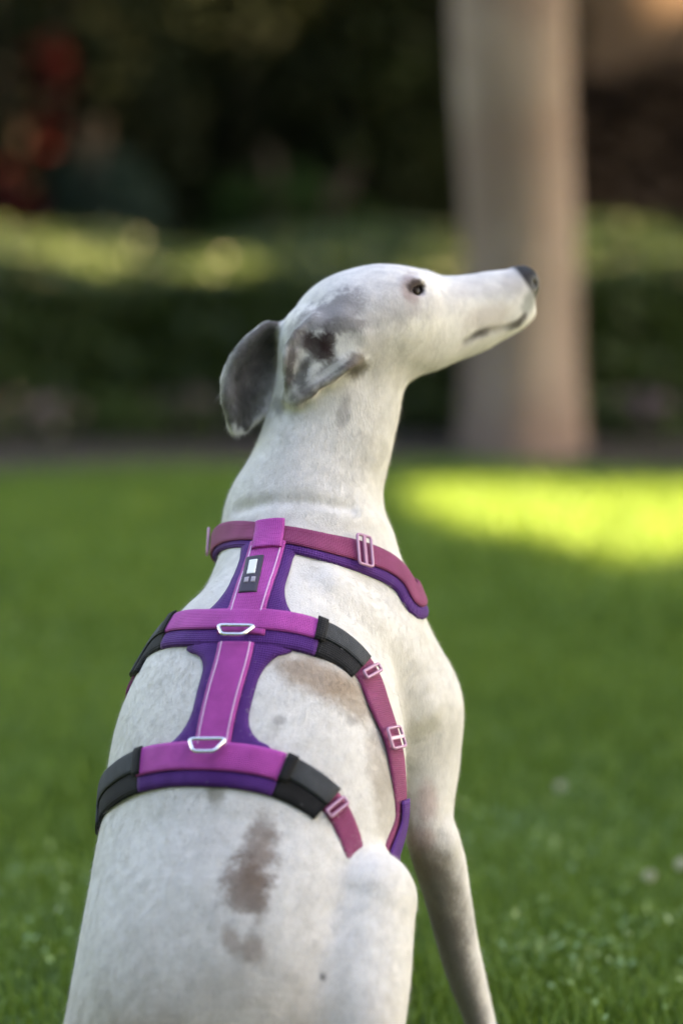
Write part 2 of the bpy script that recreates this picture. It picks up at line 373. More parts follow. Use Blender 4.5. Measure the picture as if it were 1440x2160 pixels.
# shrubs in the shade behind the hedge
M_STEM = NT('shrub_stem').set(Base_Color=(.07, .05, .035), Roughness=.9).m
def shrub(name, label, c, rad, mat, leaf, n, flowers=None, seed=1):
    r = np.random.default_rng(seed); c = np.array(c, float); rad = np.array(rad, float)
    t = tag(empty(name, (c[0], c[1], 0)), label, 'shrub', None)
    d = nrm(r.normal(size=(n, 3))); fr = np.array(r.normal(size=(5, 3))) * 3; ph = r.uniform(0, 6, 5)
    def w(d): return 1 + .11 * sum(np.sin(d @ fr[i] + ph[i]) for i in range(5)) * .6
    P = c + d * rad * (w(d) * r.uniform(.72, 1.03, n) ** .7)[:, None]; P = P[P[:, 2] > .03]
    v_, f2 = leaf_cloud(P, leaf, r, .55); mesh_obj('foliage', v_, f2, mat, t)
    # inner branches: a spray of stems
    L = []
    for k in range(9):
        e = c + nrm(r.normal(size=3)) * rad * .7; e[2] = abs(e[2]) + .2
        L.append(loft([(c[0], c[1], 0, .03), (*((c * [1, 1, .5] + e) / 2), .02), (*e, .008)], 6))
    V, F_ = join(L); mesh_obj('stem', V, F_, M_STEM, t)
    if flowers:
        for (fx, fy, fy_d, s, m_) in flowers:
            p = at(fx, fy, fy_d)
            dd = nrm(r.normal(size=(26, 3))); dd[:, 1] = -abs(dd[:, 1])
            vq, fq = leaf_cloud(p + dd * s * r.uniform(.3, 1.7, 26)[:, None], s * 1.1, r, .8)
            mesh_obj('flower', vq, fq, m_, t)
    return t
def lm(nm, a, b):
    q = leaf_mat(nm, a, b, 2.0, .7, .15); q.node_tree.nodes['Principled BSDF'].inputs['Specular IOR Level'].default_value = .12; return q
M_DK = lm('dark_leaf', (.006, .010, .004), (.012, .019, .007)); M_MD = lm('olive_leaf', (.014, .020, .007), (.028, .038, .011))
M_TL = lm('bluish_leaf', (.018, .034, .024), (.035, .058, .042)); M_BR = lm('brownish_leaf', (.02, .012, .008), (.035, .021, .013))
M_RED = NT('red_petal').set(Base_Color=(.040, .004, .003), Roughness=.8, Specular_IOR_Level=.08).m; M_PK = NT('lilac_petal').set(Base_Color=(.18, .11, .16), Roughness=.6).m
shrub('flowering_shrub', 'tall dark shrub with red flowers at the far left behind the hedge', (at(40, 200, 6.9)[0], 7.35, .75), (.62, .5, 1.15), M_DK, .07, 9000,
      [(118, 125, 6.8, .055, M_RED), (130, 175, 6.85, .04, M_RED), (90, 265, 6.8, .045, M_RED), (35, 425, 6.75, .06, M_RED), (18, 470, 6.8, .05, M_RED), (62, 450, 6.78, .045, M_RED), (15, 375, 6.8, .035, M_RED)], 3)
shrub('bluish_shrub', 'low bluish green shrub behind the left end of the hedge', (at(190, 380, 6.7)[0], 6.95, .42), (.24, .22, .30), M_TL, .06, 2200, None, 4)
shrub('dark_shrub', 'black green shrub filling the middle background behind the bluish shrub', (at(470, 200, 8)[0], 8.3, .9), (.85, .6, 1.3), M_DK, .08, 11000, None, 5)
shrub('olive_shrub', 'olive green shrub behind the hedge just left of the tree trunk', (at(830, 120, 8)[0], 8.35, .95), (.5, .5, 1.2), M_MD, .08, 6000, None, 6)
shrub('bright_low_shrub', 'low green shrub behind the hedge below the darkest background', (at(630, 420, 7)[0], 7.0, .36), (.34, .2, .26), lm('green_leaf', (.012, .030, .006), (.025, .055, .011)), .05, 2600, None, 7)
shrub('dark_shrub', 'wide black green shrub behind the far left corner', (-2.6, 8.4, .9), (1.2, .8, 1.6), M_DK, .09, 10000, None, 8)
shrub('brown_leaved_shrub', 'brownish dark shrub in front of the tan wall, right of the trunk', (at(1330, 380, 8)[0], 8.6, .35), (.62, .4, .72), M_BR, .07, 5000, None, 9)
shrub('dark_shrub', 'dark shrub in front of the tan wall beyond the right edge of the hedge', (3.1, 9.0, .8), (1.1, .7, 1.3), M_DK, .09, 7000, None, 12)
# far belt of trees that reads as one dark mass
n = 70000; P = np.stack([rng.uniform(-9, 1.0, n), rng.uniform(10.4, 12.4, n), rng.uniform(0, 4.2, n)], 1); P[:, 1] += .4 * np.sin(P[:, 0] * 2) * np.sin(P[:, 2] * 2.3)
P2 = np.stack([rng.uniform(-8, 0, n), rng.uniform(12.4, 12.8, n), rng.uniform(0, 3.4, n)], 1)
th = rng.uniform(math.radians(160), math.radians(395), n); rr_ = rng.uniform(9.5, 11.5, n); P3 = np.stack([rr_ * np.cos(th), -1 + rr_ * np.sin(th), rng.uniform(0, 8.5, n) + .5 * np.sin(th * 9)], 1)  # leaf ring beside and behind the camera, added to dim low sky light
v_, f2 = leaf_cloud(np.vstack([P, P2[:30000], P3[(P3[:, 0] < 6) | (P3[:, 1] < -4)]]), .28, rng, .85)
gx, gz = np.meshgrid(np.linspace(-9.5, 2.0, 60), np.linspace(0, 4.6, 24)); gy = 12.9 + .15 * np.sin(gx * 3 + gz * 2) + .12 * np.sin(gx * 7.1) * np.cos(gz * 5)
G_ = np.stack([gx, gy, gz], -1).reshape(-1, 3); q_ = np.array([(i * 60 + j, i * 60 + j + 1, (i + 1) * 60 + j + 1, (i + 1) * 60 + j) for i in range(23) for j in range(59)])
f2 = np.vstack([f2, q_ + len(v_)]); v_ = np.vstack([v_, G_])
tag(mesh_obj('distant_thicket', v_, f2, M_DK), 'dark thicket of leaves behind the shrubs, with an added unseen ring dimming the low sky', 'thicket', kind='stuff')

# tan wall behind, right of the trunk
m = NT('wall_stucco'); m.set(Base_Color=m.mix(m.noise(1.3, 5), (.13, .085, .055), (.22, .155, .11)), Roughness=.9); m.bump(m.noise(50, 5), .5, .01)
wall = tag(empty('garden_wall', (3, 11.9, 0)), 'tan stucco garden wall in the background at the top right corner', 'wall')
def boxm(x0, x1, y0, y1, z0, z1):
    v = [(x, y, z) for x in (x0, x1) for y in (y0, y1) for z in (z0, z1)]
    return v, [(0, 1, 3, 2), (4, 6, 7, 5), (0, 4, 5, 1), (2, 3, 7, 6), (0, 2, 6, 4), (1, 5, 7, 3)]
V, F_ = boxm(.6, 9, 11.7, 12.0, 0, 3.2); mesh_obj('panel', V, F_, m.m, wall)
V, F_ = boxm(.55, 9.05, 11.64, 12.06, 3.2, 3.32); mesh_obj('coping', V, F_, m.m, wall)

# small flowering plants in the bed at the foot of the hedge
M_LOWL = lm('low_leaf', (.03, .055, .015), (.07, .11, .03))
def low_plant(px, py, y, mat, lab, k, s=.09):
    p = at(px, py, y); r = np.random.default_rng(k); t = tag(empty('bedding_plant', (p[0], y, .02)), lab, 'flower', 'small bedding plants along the foot of the hedge')
    q = np.array([p[0], y, .07]) + nrm(r.normal(size=(260, 3))) * [s, s * .7, .06]; q = q[q[:, 2] > .02]
    v_, f2 = leaf_cloud(q, .03, r, .5); mesh_obj('foliage', v_, f2, M_LOWL, t)
    q = np.array([p[0], y, .10]) + r.normal(size=(70, 3)) * [s * .45, s * .35, .022]
    v_, f2 = leaf_cloud(q, .024, r, .9); mesh_obj('blossom', v_, f2, mat, t)
M_PALE = NT('dusty_petal').set(Base_Color=(.17, .12, .115), Roughness=.6).m
low_plant(60, 935, 4.66, M_PALE, 'dusty pink bedding plant at the foot of the hedge, at the far left', 21, .13)
low_plant(270, 900, 4.70, M_LOWL, 'leafy green bedding plant without blossom at the foot of the hedge', 22, .10)
low_plant(400, 880, 4.74, M_PALE, 'dusty pink bedding plant at the foot of the hedge, just left of the dog', 23, .08)
low_plant(1362, 900, 4.72, M_PK, 'lilac bedding plant at the foot of the hedge, right of the trunk', 24, .09)

# clover in the lawn
M_CLV = NT('clover_bloom').set(Base_Color=(.50, .52, .38), Roughness=.7).m; M_CST = NT('clover_stem').set(Base_Color=(.09, .18, .04), Roughness=.6).m
def clover(px, py, lab, k, s=.010):
    D = .85 / math.tan(PITCH + math.atan((py - 1080) / FPX)); y = D + CAM[1] ; p = at(px, py, y); p[2] = 0
    r = np.random.default_rng(k); t = tag(empty('clover_flower', p), lab, 'flower', 'white clover flowers in the lawn')
    V, F_ = loft([(*p, .0010), (*(p + [.003, 0, .02]), .0009), (*(p + [.004, 0, .046]), .0008)], 6) if False else join([boxm(p[0] - .0008, p[0] + .0008, p[1] - .0008, p[1] + .0008, 0, .045)])
    mesh_obj('stem', V, F_, M_CST, t)
    q = p + [0, 0, .048] + nrm(r.normal(size=(90, 3))) * s * .6; v_, f2 = leaf_cloud(q, .006, r, .5); mesh_obj('bloom', v_, f2, M_CLV, t)
clover(1368, 1940, 'small white clover flower in the grass, lower right', 31)
clover(1434, 1915, 'small white clover flower in the grass at the right edge of the picture', 32)
clover(1180, 1742, 'faint cream clover flower alone in the grass right of the foreleg', 33, .008)
r = np.random.default_rng(5); P = []
for (px, py, s) in [(1150, 1830, .05), (1250, 1870, .06), (1100, 1810, .04), (1090, 2010, .04), (60, 1400, .08), (1330, 2080, .05), (1230, 2090, .04), (1380, 1990, .04), (1120, 2080, .03), (1300, 1700, .06), (90, 1900, .04), (60, 2050, .04)]:
    D = .85 / math.tan(PITCH + math.atan((py - 1080) / FPX)); c = at(px, py, D + CAM[1]); c[2] = .03
    P.append(c + r.normal(size=(55, 3)) * [s, s * 1.6, .006])
v_, f2 = leaf_cloud(np.vstack(P), .0085, r, .9, (0, 0, .0))
tag(mesh_obj('clover_patch', v_, f2, leaf_mat('clover_leaf', (.14, .25, .07), (.19, .31, .10), 8, .5, .2)), 'scattered pale clover leaves growing in the lawn', 'clover', kind='stuff')

# ------------------------------------------------------------------ the dog
PSI = math.radians(20); FW = np.array([math.sin(PSI), math.cos(PSI), 0]); RT = np.array([math.cos(PSI), -math.sin(PSI), 0]); ZZ = np.array([0, 0, 1.0])
def arow(px, py, y, a, bt, bb, g): return row(px, py, y - .045, a, bt, bb, g)
def row(px, py, y, a, bt, bb, g): return (*at(px, py, y), a, bt, bb, *g)
gT = tuple(-FW + ZZ * .7)
torso = Tube([row(655, 1190, .075, .052, .060, .060, gT), row(640, 1275, .050, .068, .085, .085, gT), row(612, 1380, .015, .088, .105, .105, gT),
              row(578, 1480, -.02, .110, .112, .122, gT), row(549, 1590, -.055, .121, .112, .125, gT), row(534, 1700, -.09, .122, .106, .115, gT),
              row(514, 1830, -.125, .117, .098, .095, gT), row(490, 1960, -.16, .116, .092, .080, gT), row(478, 2120, -.19, .120, .085, .075, gT), row(480, 2290, -.205, .115, .075, .07, gT)], k=.05)
gN1 = (-.80, -.55, .25); gN0 = (-.5, -.8, .3)
neck = Tube([row(735, 735, .115, .046, .050, .050, (-.9, -.4, .4)), row(712, 830, .105, .049, .056, .058, gN1), row(697, 910, .098, .051, .058, .056, gN1), row(668, 1000, .09, .056, .064, .064, gN0),
             row(644, 1100, .078, .071, .074, .074, gN0), row(640, 1210, .06, .067, .080, .085, gN0)], k=.035)
gH = (-.1, 0, 1)
def hd(px, py, a, bt, bb): return row(px, py, .085 + (px - 650) * .000225, a, bt, bb, gH)
head = Tube([hd(672, 712, .036, .027, .030), hd(722, 688, .045, .040, .040), hd(785, 672, .050, .045, .044), hd(840, 668, .047, .0445, .047), hd(890, 671, .037, .040, .049),
             hd(940, 664, .0295, .0345, .0430), hd(1000, 649, .0245, .0305, .0390), hd(1050, 633, .0220, .0270, .0320), hd(1094, 616, .0185, .0215, .0225)], cap1=.010, k=.03)
# right foreleg
gA = tuple(-FW)
arm_rows = [arow(748, 1312, .085, .032, .040, .040, gA), arow(822, 1405, .10, .040, .050, .050, gA), arow(878, 1490, .105, .038, .052, .05, gA), arow(901, 1600, .10, .0275, .042, .040, gA),
            arow(905, 1690, .09, .0215, .033, .03, gA), arow(908, 1755, .085, .0205, .029, .026, gA), arow(928, 1815, .090, .0228, .027, .024, gA), arow(946, 1900, .098, .0195, .023, .021, gA),
            arow(968, 2000, .108, .0170, .019, .018, gA), arow(1013, 2160, .122, .0140, .016, .016, gA), arow(1035, 2235, .127, .0155, .016, .016, gA)]
def paw_rows(p, fw, s=1.0):
    p = np.array(p)
    return [(*p, .0135 * s, .015 * s, .015 * s, *(-fw)), (*(p + fw * .012 - ZZ * (p[2] - .024) * .6), .015 * s, .015 * s, .014 * s, *(-fw * .6 + ZZ * .6)),
            (*(p * [1, 1, 0] + fw * .035 + ZZ * .018), .020 * s, .014, .014, *ZZ), (*(p * [1, 1, 0] + fw * .062 + ZZ * .015), .018 * s, .012, .012, *ZZ)]
pawp = at(1030, 2205, .130)
armR = Tube(arm_rows[:-1] + paw_rows(at(1036, 2250, .075), FW), k=.035)
Cm = at(640, 1275, .05)
def mirror_rows(rows, c, dy=0.0):
    out = []
    for q in rows:
        q = np.array(q, float); p = q[:3]; q[:3] = p - 2 * np.dot(p - c, RT) * RT + FW * dy; g = q[6:9]; q[6:9] = g - 2 * np.dot(g, RT) * RT; out.append(tuple(q))
    return out
armL = Tube(mirror_rows(arm_rows[:-1] + paw_rows(at(1036, 2250, .075), FW), at(690, 1500, .03), .0), k=.035)
# hind legs
gL = tuple(ZZ * .7 - FW * .5)
pel = at(478, 2200, -.20)
knee = at(774, 1900, -.180)
thigh_rows = [(*(pel + RT * .055 + ZZ * .0), .060, .062, .06, *gL), row(710, 2060, -.20, .052, .056, .06, gL), (*knee, .036, .037, .04, *gL)]
kb = at(800, 2150, -.13)
hock = np.array([knee[0] - .005, knee[1] - .135, .045])
toe = hock + FW * .11
shank_rows = [(*knee, .032, .034, .034, *FW), (*(knee * .55 + hock * .45 + FW * -.005), .030, .034, .034, *FW), (*hock, .014, .017, .017, *FW), (*(hock + FW * .03 - ZZ * .025), .016, .013, .013, *ZZ), (*(toe * [1, 1, 0] + ZZ * .017), .021, .015, .014, *ZZ), (*(toe * [1, 1, 0] + FW * .03 + ZZ * .014), .018, .011, .011, *ZZ)]
thR = Tube(thigh_rows, k=.009); shR = Tube(shank_rows, k=.02)
thL = Tube(mirror_rows(thigh_rows, pel + RT * .010), k=.05); shL = Tube(mirror_rows(shank_rows, pel + RT * .010), k=.02)
tb = pel - FW * .06 - ZZ * .06
tail = Tube([(*tb, .022, .022, .022, *ZZ), (*(tb - FW * .06 - ZZ * .05), .015, .015, .015, *ZZ), (tb[0] - .10, tb[1] - .12, .016, .011, .011, .011, *ZZ), (tb[0] - .20, tb[1] - .08, .011, .008, .008, .008, *ZZ), (tb[0] - .28, tb[1] + .04, .008, .004, .004, .004, *ZZ)], k=.02)
trunk_sdf = Blend([torso, neck, head])
spots_add = []
# chest keel, shoulder blade, brow, cheek, hip bones
spots_add.append(Ell(at(752, 1335, .05), (.044, .040, .066), k=.05))
_b0 = Blend([torso, neck, armR])
_sp = np.array([hit(_b0, *p) for p in ((705, 1235), (780, 1300), (850, 1390), (895, 1490))]); spots_add.append(Tube([(*(p - nrm(grad(_b0, p[None]))[0] * .006), .011, .010, .010, *nrm(grad(_b0, p[None]))[0]) for p in _sp], k=.022))
_e = hit(_b0, 950, 1778); spots_add.append(Ell(_e + np.array([-.004, .008, 0]), (.010, .012, .014), k=.014))
spots_add.append(Ell(at(880, 585, .155), (.012, .012, .006), k=.015))
collar_sdf = Blend([torso, neck, head, armR, armL, spots_add[0]])
def groove(pts, r_, k_):
    return Pts(cr_uniform(np.array([hit(Blend([torso, neck, head, armR]), *p) for p in pts]), 60), r_, k_)
# ears: surfaces of points
def bez_surface(ctrl, nu=46, nv=70):
    ctrl = np.array(ctrl, float); a = np.stack([cr_uniform(r_, nu) for r_ in ctrl]); return np.stack([cr_uniform(a[:, j], nv) for j in range(nu)], 1)
def cr_uniform(R_, n):
    P = np.vstack([2 * R_[0] - R_[1], R_, 2 * R_[-1] - R_[-2]]); u = np.linspace(0, len(R_) - 1 - 1e-6, n); i = u.astype(int); t = (u - i)[:, None]
    p0, p1, p2, p3 = P[i], P[i + 1], P[i + 2], P[i + 3]
    return .5 * (2 * p1 + (p2 - p0) * t + (2 * p0 - 5 * p1 + 4 * p2 - p3) * t ** 2 + (3 * p1 - p0 - 3 * p2 + p3) * t ** 3)
class Pts:
    def __init__(s, P, r, k=.006): s.P = P.reshape(-1, 3); s.r = r; s.k = k; s.lo = s.P.min(0) - .02; s.hi = s.P.max(0) + .02
    def __call__(s, Q):
        out = np.full(len(Q), .2); I = np.nonzero(np.all((Q > s.lo) & (Q < s.hi), 1))[0]
        for c in range(0, len(I), 4000):
            q = Q[I[c:c + 4000]]; d2 = (q ** 2).sum(1)[:, None] + (s.P ** 2).sum(1)[None] - 2 * q @ s.P.T
            out[I[c:c + 4000]] = np.sqrt(np.maximum(d2.min(1), 0)) - s.r
        return out
E = lambda rows: [[at(*p) for p in r_] for r_ in rows]
# far (left) ear: hangs out to the left of the skull, concave towards the viewer
earL_s = bez_surface(E([[(604, 684, .118), (596, 688, .108), (590, 712, .120), (600, 742, .130)],
                        [(560, 684, .112), (552, 692, .096), (560, 740, .118), (588, 780, .130)],
                        [(512, 722, .104), (508, 740, .088), (534, 785, .110), (580, 820, .124)],
                        [(478, 780, .098), (486, 800, .084), (518, 832, .104), (566, 856, .120)],
                        [(471, 840, .094), (484, 858, .082), (512, 872, .100), (548, 886, .112)],
                        [(484, 903, .094), (490, 908, .088), (504, 912, .094), (522, 908, .104)]]))
earL = Pts(earL_s, .0022, .008)
# near (right) ear: rose ear folded back along the neck, opening towards the viewer
earR_s = bez_surface(E([[(694, 664, .072), (726, 680, .060), (768, 722, .062), (772, 752, .072)],
                        [(660, 678, .060), (694, 700, .058), (738, 738, .056), (748, 764, .050)],
                        [(626, 704, .054), (660, 730, .060), (700, 768, .054), (712, 790, .046)],
                        [(606, 750, .050), (634, 770, .058), (664, 796, .052), (676, 812, .045)],
                        [(602, 800, .052), (616, 806, .056), (638, 820, .050), (650, 830, .047)],
                        [(606, 840, .058), (612, 842, .056), (622, 846, .052), (630, 846, .048)]]))
for S_, am in ((earL_s, .0028), (earR_s, .0022)):
    q_ = S_.reshape(-1, 3); q_ += np.stack([fnoise(q_, 150, 61), fnoise(q_, 150, 62), fnoise(q_, 120, 63)], 1) * am
earR = Pts(earR_s, .0021, .014)
noseC = at(1106, 598, .186)
HDv = nrm(at(1098, 616, .085 + 448 * .000225) - at(1000, 649, .085 + 350 * .000225)); HSide = nrm(np.cross(HDv, ZZ)); HUp = np.cross(HSide, HDv); HA = np.array([HDv, HSide, HUp])
nose = Ell(noseC, (.0125, .0140, .0160), HA, k=.008)
chin = Ell(at(1080, 672, .178), (.022, .012, .0105), HA, k=.012)
parts = [torso, neck, head, armR, armL, thR, thL, shR, shL, tail, *spots_add, nose, chin]
pre = Blend(parts)
eyeHit = hit(pre, 877, 607)
n0 = nrm(grad(pre, eyeHit[None]))[0]; eyeC = eyeHit - n0 * .0072
def mirror_head(p):
    o = head.S[len(head.S) // 2]; return p - 2 * np.dot(p - o, HSide) * HSide
eyeC2 = mirror_head(eyeC)
lid = [Ell(e + HUp * .0080 - HDv * .001, (.015, .0065, .0048), HA, k=.006) for e in (eyeC, eyeC2)] + [Ell(e - HUp * .0088 + HDv * .001, (.015, .0065, .0045), HA, k=.006) for e in (eyeC, eyeC2)]
sockets = [Ell(e + HDv * .001, (.0080, .0086, .0050), HA, k=.005) for e in (eyeC, eyeC2)]
# mouth line and nostrils
mouthR = [hit(pre, x, y) for x, y in ((983, 722), (1005, 708), (1030, 698), (1060, 692), (1088, 684), (1105, 668))]
mouth = Pts(cr_uniform(np.array(mouthR), 60), .0008, .003); mouth2 = Pts(np.array([mirror_head(p) for p in cr_uniform(np.array(mouthR), 60)]), .0008, .003)
nos = hit(pre, 1128, 598); nostril = Ell(nos, (.003, .003, .003), k=.002); nostril2 = Ell(mirror_head(nos), (.003, .003, .003), k=.002)
folds = [groove([(500, 1075), (580, 1058), (660, 1058), (740, 1074)], .0002, .014)]
body_sdf = Blend(parts + lid + [earL, earR], [mouth, mouth2, nostril, nostril2] + sockets + folds)
import time; _t = time.time()
def rough_sdf(P):
    return body_sdf(P) + .0017 * fnoise(P, 40, 51, 2) + .0003 * fnoise(P, 170, 52, 2)
BV, BF = surface_nets(rough_sdf, (-.30, -.62, -.004), (.26, .26, .745), .0022)
print('nets', len(BV), time.time() - _t)

# coat: pigment of the hair and skin, with further tones noted below
u_, v__ = proj(BV)
col = np.tile(np.array([.75, .73, .69]), (len(BV), 1))
N1 = fnoise(BV, 60, 1); N2 = fnoise(BV, 160, 2); N3 = fnoise(BV, 420, 3, 2); N4 = fnoise(BV, 900, 4, 2); RV = np.random.default_rng(9).random(len(BV))
def patch(px, py, rx, ry, rot, c, amt, soft=.5, nz=.5, f=body_sdf, reach=.06):
    global col
    ctr = hit(f, px, py); dx, dy = u_ - px, v__ - py; cr_, sr = math.cos(math.radians(rot)), math.sin(math.radians(rot))
    a = (dx * cr_ + dy * sr) / rx; b = (-dx * sr + dy * cr_) / ry; d = np.sqrt(a * a + b * b) + nz * (.30 * N2 + .22 * N3 + .34 * (RV - .5))
    w = np.clip((1 - d) / soft + .5, 0, 1); w = w * w * (3 - 2 * w) * amt
    w *= np.linalg.norm(BV - ctr, axis=1) < max(rx, ry) * .0006 + reach
    col = col * (1 - w[:, None]) + np.array(c) * w[:, None]
BRN = (.20, .130, .090); GRY = (.30, .285, .28); DGR = (.14, .125, .12); TAN = (.48, .40, .31); PNK = (.58, .43, .40)
patch(548, 1790, 34, 70, 8, BRN, .6, .9, .9); patch(520, 1868, 50, 60, 0, BRN, .75, .7, 1.0); patch(545, 1840, 34, 90, 10, BRN, .45, .9, 1.0)
patch(488, 1985, 20, 34, -15, BRN, .75, .7); patch(533, 2003, 26, 32, -20, BRN, .8, .7); pass
patch(456, 1668, 22, 26, 0, (.22, .2, .14), .7, 1.)
patch(670, 1428, 95, 34, 22, (.36, .26, .18), .8, .9); patch(745, 1475, 60, 32, 42, (.36, .27, .19), .7, .9); patch(800, 1610, 26, 80, -6, (.36, .30, .24), .5, .9)
patch(815, 1690, 24, 80, -4, (.40, .35, .28), .5, 1.)  # brownish tone along the flank behind the foreleg
patch(440, 2150, 330, 110, 0, (.56, .50, .42), .6, .9, reach=.12); patch(320, 2190, 130, 60, 0, TAN, .5, .9); patch(420, 2010, 260, 90, 0, (.60, .56, .50), .35, 1.)
patch(682, 2060, 8, 8, 0, DGR, .8, .6); patch(590, 1520, 14, 10, 0, GRY, .5); patch(740, 1520, 14, 12, 0, GRY, .5)
# foreleg: grey brown below the elbow
patch(922, 1900, 52, 140, -14, (.22, .20, .17), .9, .9); patch(966, 2080, 40, 190, -14, (.23, .21, .195), .9, .9); patch(900, 1690, 22, 40, 0, PNK, .6, .9); patch(893, 1770, 24, 26, 0, PNK, .5, .9)
patch(895, 1820, 40, 40, 0, (.28, .23, .19), .6, .9); pass
# head
patch(770, 640, 120, 55, -12, (.44, .43, .44), .6, 1.1, 1.0); patch(695, 668, 66, 30, -35, (.24, .225, .23), .85, .9, 1.6); patch(722, 688, 44, 16, -10, (.09, .08, .08), .85, .6, 1.8)
patch(790, 700, 70, 60, 0, (.44, .42, .41), .55, 1.0, 1.2); patch(840, 760, 80, 50, -30, (.52, .50, .46), .4, 1.); patch(640, 690, 40, 30, -45, GRY, .6, .8, 1.)
patch(930, 640, 60, 30, -15, (.50, .49, .50), .5, 1., 1.2); patch(1000, 610, 60, 20, 0, (.55, .54, .56), .5, 1., 1.); patch(1080, 600, 26, 34, 0, (.36, .35, .37), .6, 1.)
patch(750, 770, 24, 30, 0, (.17, .14, .11), .85, .7, .6); patch(725, 870, 14, 34, 10, GRY, .55, .7); patch(590, 856, 12, 22, 0, GRY, .7, .7); patch(610, 800, 12, 22, 0, GRY, .5, .7)
patch(1115, 640, 16, 26, 20, (.22, .24, .23), .7, .8); patch(1030, 670, 50, 26, -15, (.58, .50, .44), .5, 1.); patch(870, 640, 18, 26, 0, (.40, .36, .35), .5, 1.)
patch(800, 870, 40, 110, 12, (.56, .54, .50), .4, 1.)  # soft greyish tone down the right of the neck
patch(750, 960, 30, 60, 0, (.5, .5, .5), .3, 1.)
patch(866, 606, 20, 30, -10, (.34, .23, .215), .6, .9, .5, reach=.02); patch(878, 604, 19, 16, 10, (.035, .02, .018), .95, .5, .5, reach=.02)
for q, w_ in ((mouth, 1), (mouth2, 1)):
    d = q(BV); w = (np.clip((.0042 + .0018 * N2 - d) / .0030, 0, 1) * (.70 + .30 * np.sin(u_ * .075 + 1.2)))[:, None] * .9; col = col * (1 - w) + np.array([.045, .035, .028]) * w
# ears: dark grey-brown inside and behind, pale rim
def ear_pig(S, c, rim, lo=.0):
    global col
    P = S.reshape(-1, 3); nv, nu = S.shape[:2]; I = np.nonzero(np.all((BV > P.min(0) - .006) & (BV < P.max(0) + .006), 1))[0]
    for k in range(0, len(I), 4000):
        ii = I[k:k + 4000]; q = BV[ii]; d2 = (q ** 2).sum(1)[:, None] + (P ** 2).sum(1)[None] - 2 * q @ P.T; j = d2.argmin(1); dm = np.sqrt(np.maximum(d2.min(1), 0))
        vv_ = (j // nu) / (nv - 1); uu = (j % nu) / (nu - 1)
        edge = np.minimum(np.minimum(uu, 1 - uu) * 2.2, (1 - vv_) * 3); w = np.clip((edge - rim + .12 * N3[ii]) / .14, 0, 1) * np.clip((.0045 - dm) / .002, 0, 1) * (1 - lo * np.clip(N3[ii] + N2[ii] * .6 + .1, 0, 1))
        tone = (1 + .5 * N3[ii] + .35 * N4[ii])[:, None]
        col[ii] = col[ii] * (1 - w[:, None] * .9) + np.array(c) * tone * w[:, None] * .9
ear_pig(earL_s, (.042, .034, .029), .08); ear_pig(earR_s, (.11, .09, .085), -.1, .75)
patch(668, 733, 46, 26, 35, (.04, .02, .02), .95, .6, .6, reach=.03); patch(700, 775, 34, 14, -30, (.07, .055, .045), .6, .7, 1.0, reach=.03); patch(690, 722, 20, 20, 0, (.03, .012, .012), .9, .6, .5, reach=.03)  # shade of the ear opening painted onto the head surface
patch(635, 790, 12, 36, 18, (.09, .085, .08), .75, .6, .8, reach=.03); patch(622, 740, 14, 40, 22, (.28, .26, .27), .6, .7, .8, reach=.03)
patch(612, 775, 9, 52, 8, (.10, .09, .088), .75, .6, .6, reach=.04); patch(700, 778, 48, 7, -35, (.62, .60, .55), .8, .6, .5, reach=.03); patch(655, 755, 10, 30, 30, (.10, .085, .08), .6, .7, 1.0, reach=.03)  # ear folds painted in: shaded rear fold and pale rim ridge
# nose leather
d = nose(BV); w = (np.clip((.0052 - d) / .002, 0, 1) * np.clip(((BV - noseC) @ HDv + .0130 - ((BV - noseC) @ HUp) * .15) / .003, 0, 1))[:, None]; col = col * (1 - w) + np.array([.012, .012, .013]) * w
leather = w[:, 0]
col *= (1 + .05 * N1 + .06 * N2 + .06 * N3)[:, None] * (1 - .10 * np.clip(fnoise(BV, 38, 9) - .1, 0, 1))[:, None]
tick = np.clip((N4 + .6 * N2 - .95) / .3, 0, 1)[:, None] * .18; col = col * (1 - tick) + np.array([.33, .30, .28]) * tick

m = NT('short_coat'); at_ = m.n('ShaderNodeAttribute', attribute_name='coat'); at2 = m.n('ShaderNodeAttribute', attribute_name='leather')
co = m.n('ShaderNodeTexCoord').outputs['Object']
hair = m.noise(700, 4, .7, co, (1, 1, .28)); hair2 = m.noise(150, 3, .6, co, (1, 1, .5))
c = m.mix(m.ramp(hair, [(.3, 0.0), (.7, 1.0)]), (.86, .85, .84), (1.0, 1.0, 1.0)); c = m.mix(1.0, at_.outputs['Color'], c, 'MULTIPLY')
m.set(Base_Color=c, Roughness=m.mix(at2.outputs['Fac'], .72, .38), Sheen_Weight=.08, Sheen_Roughness=.4, Specular_IOR_Level=.2)
m.bump(m.mix(.35, hair, hair2), .55, .0016); M_COAT = m.m
dog = tag(empty('dog', (pel[0], pel[1], 0)), 'slim white hound with grey ears and brown spots sitting with its back to the viewer', 'dog')
body = mesh_obj('body', BV, BF, M_COAT, dog, True)
color_attr(body, 'coat', col); color_attr(body, 'leather', np.repeat(leather[:, None], 3, 1))
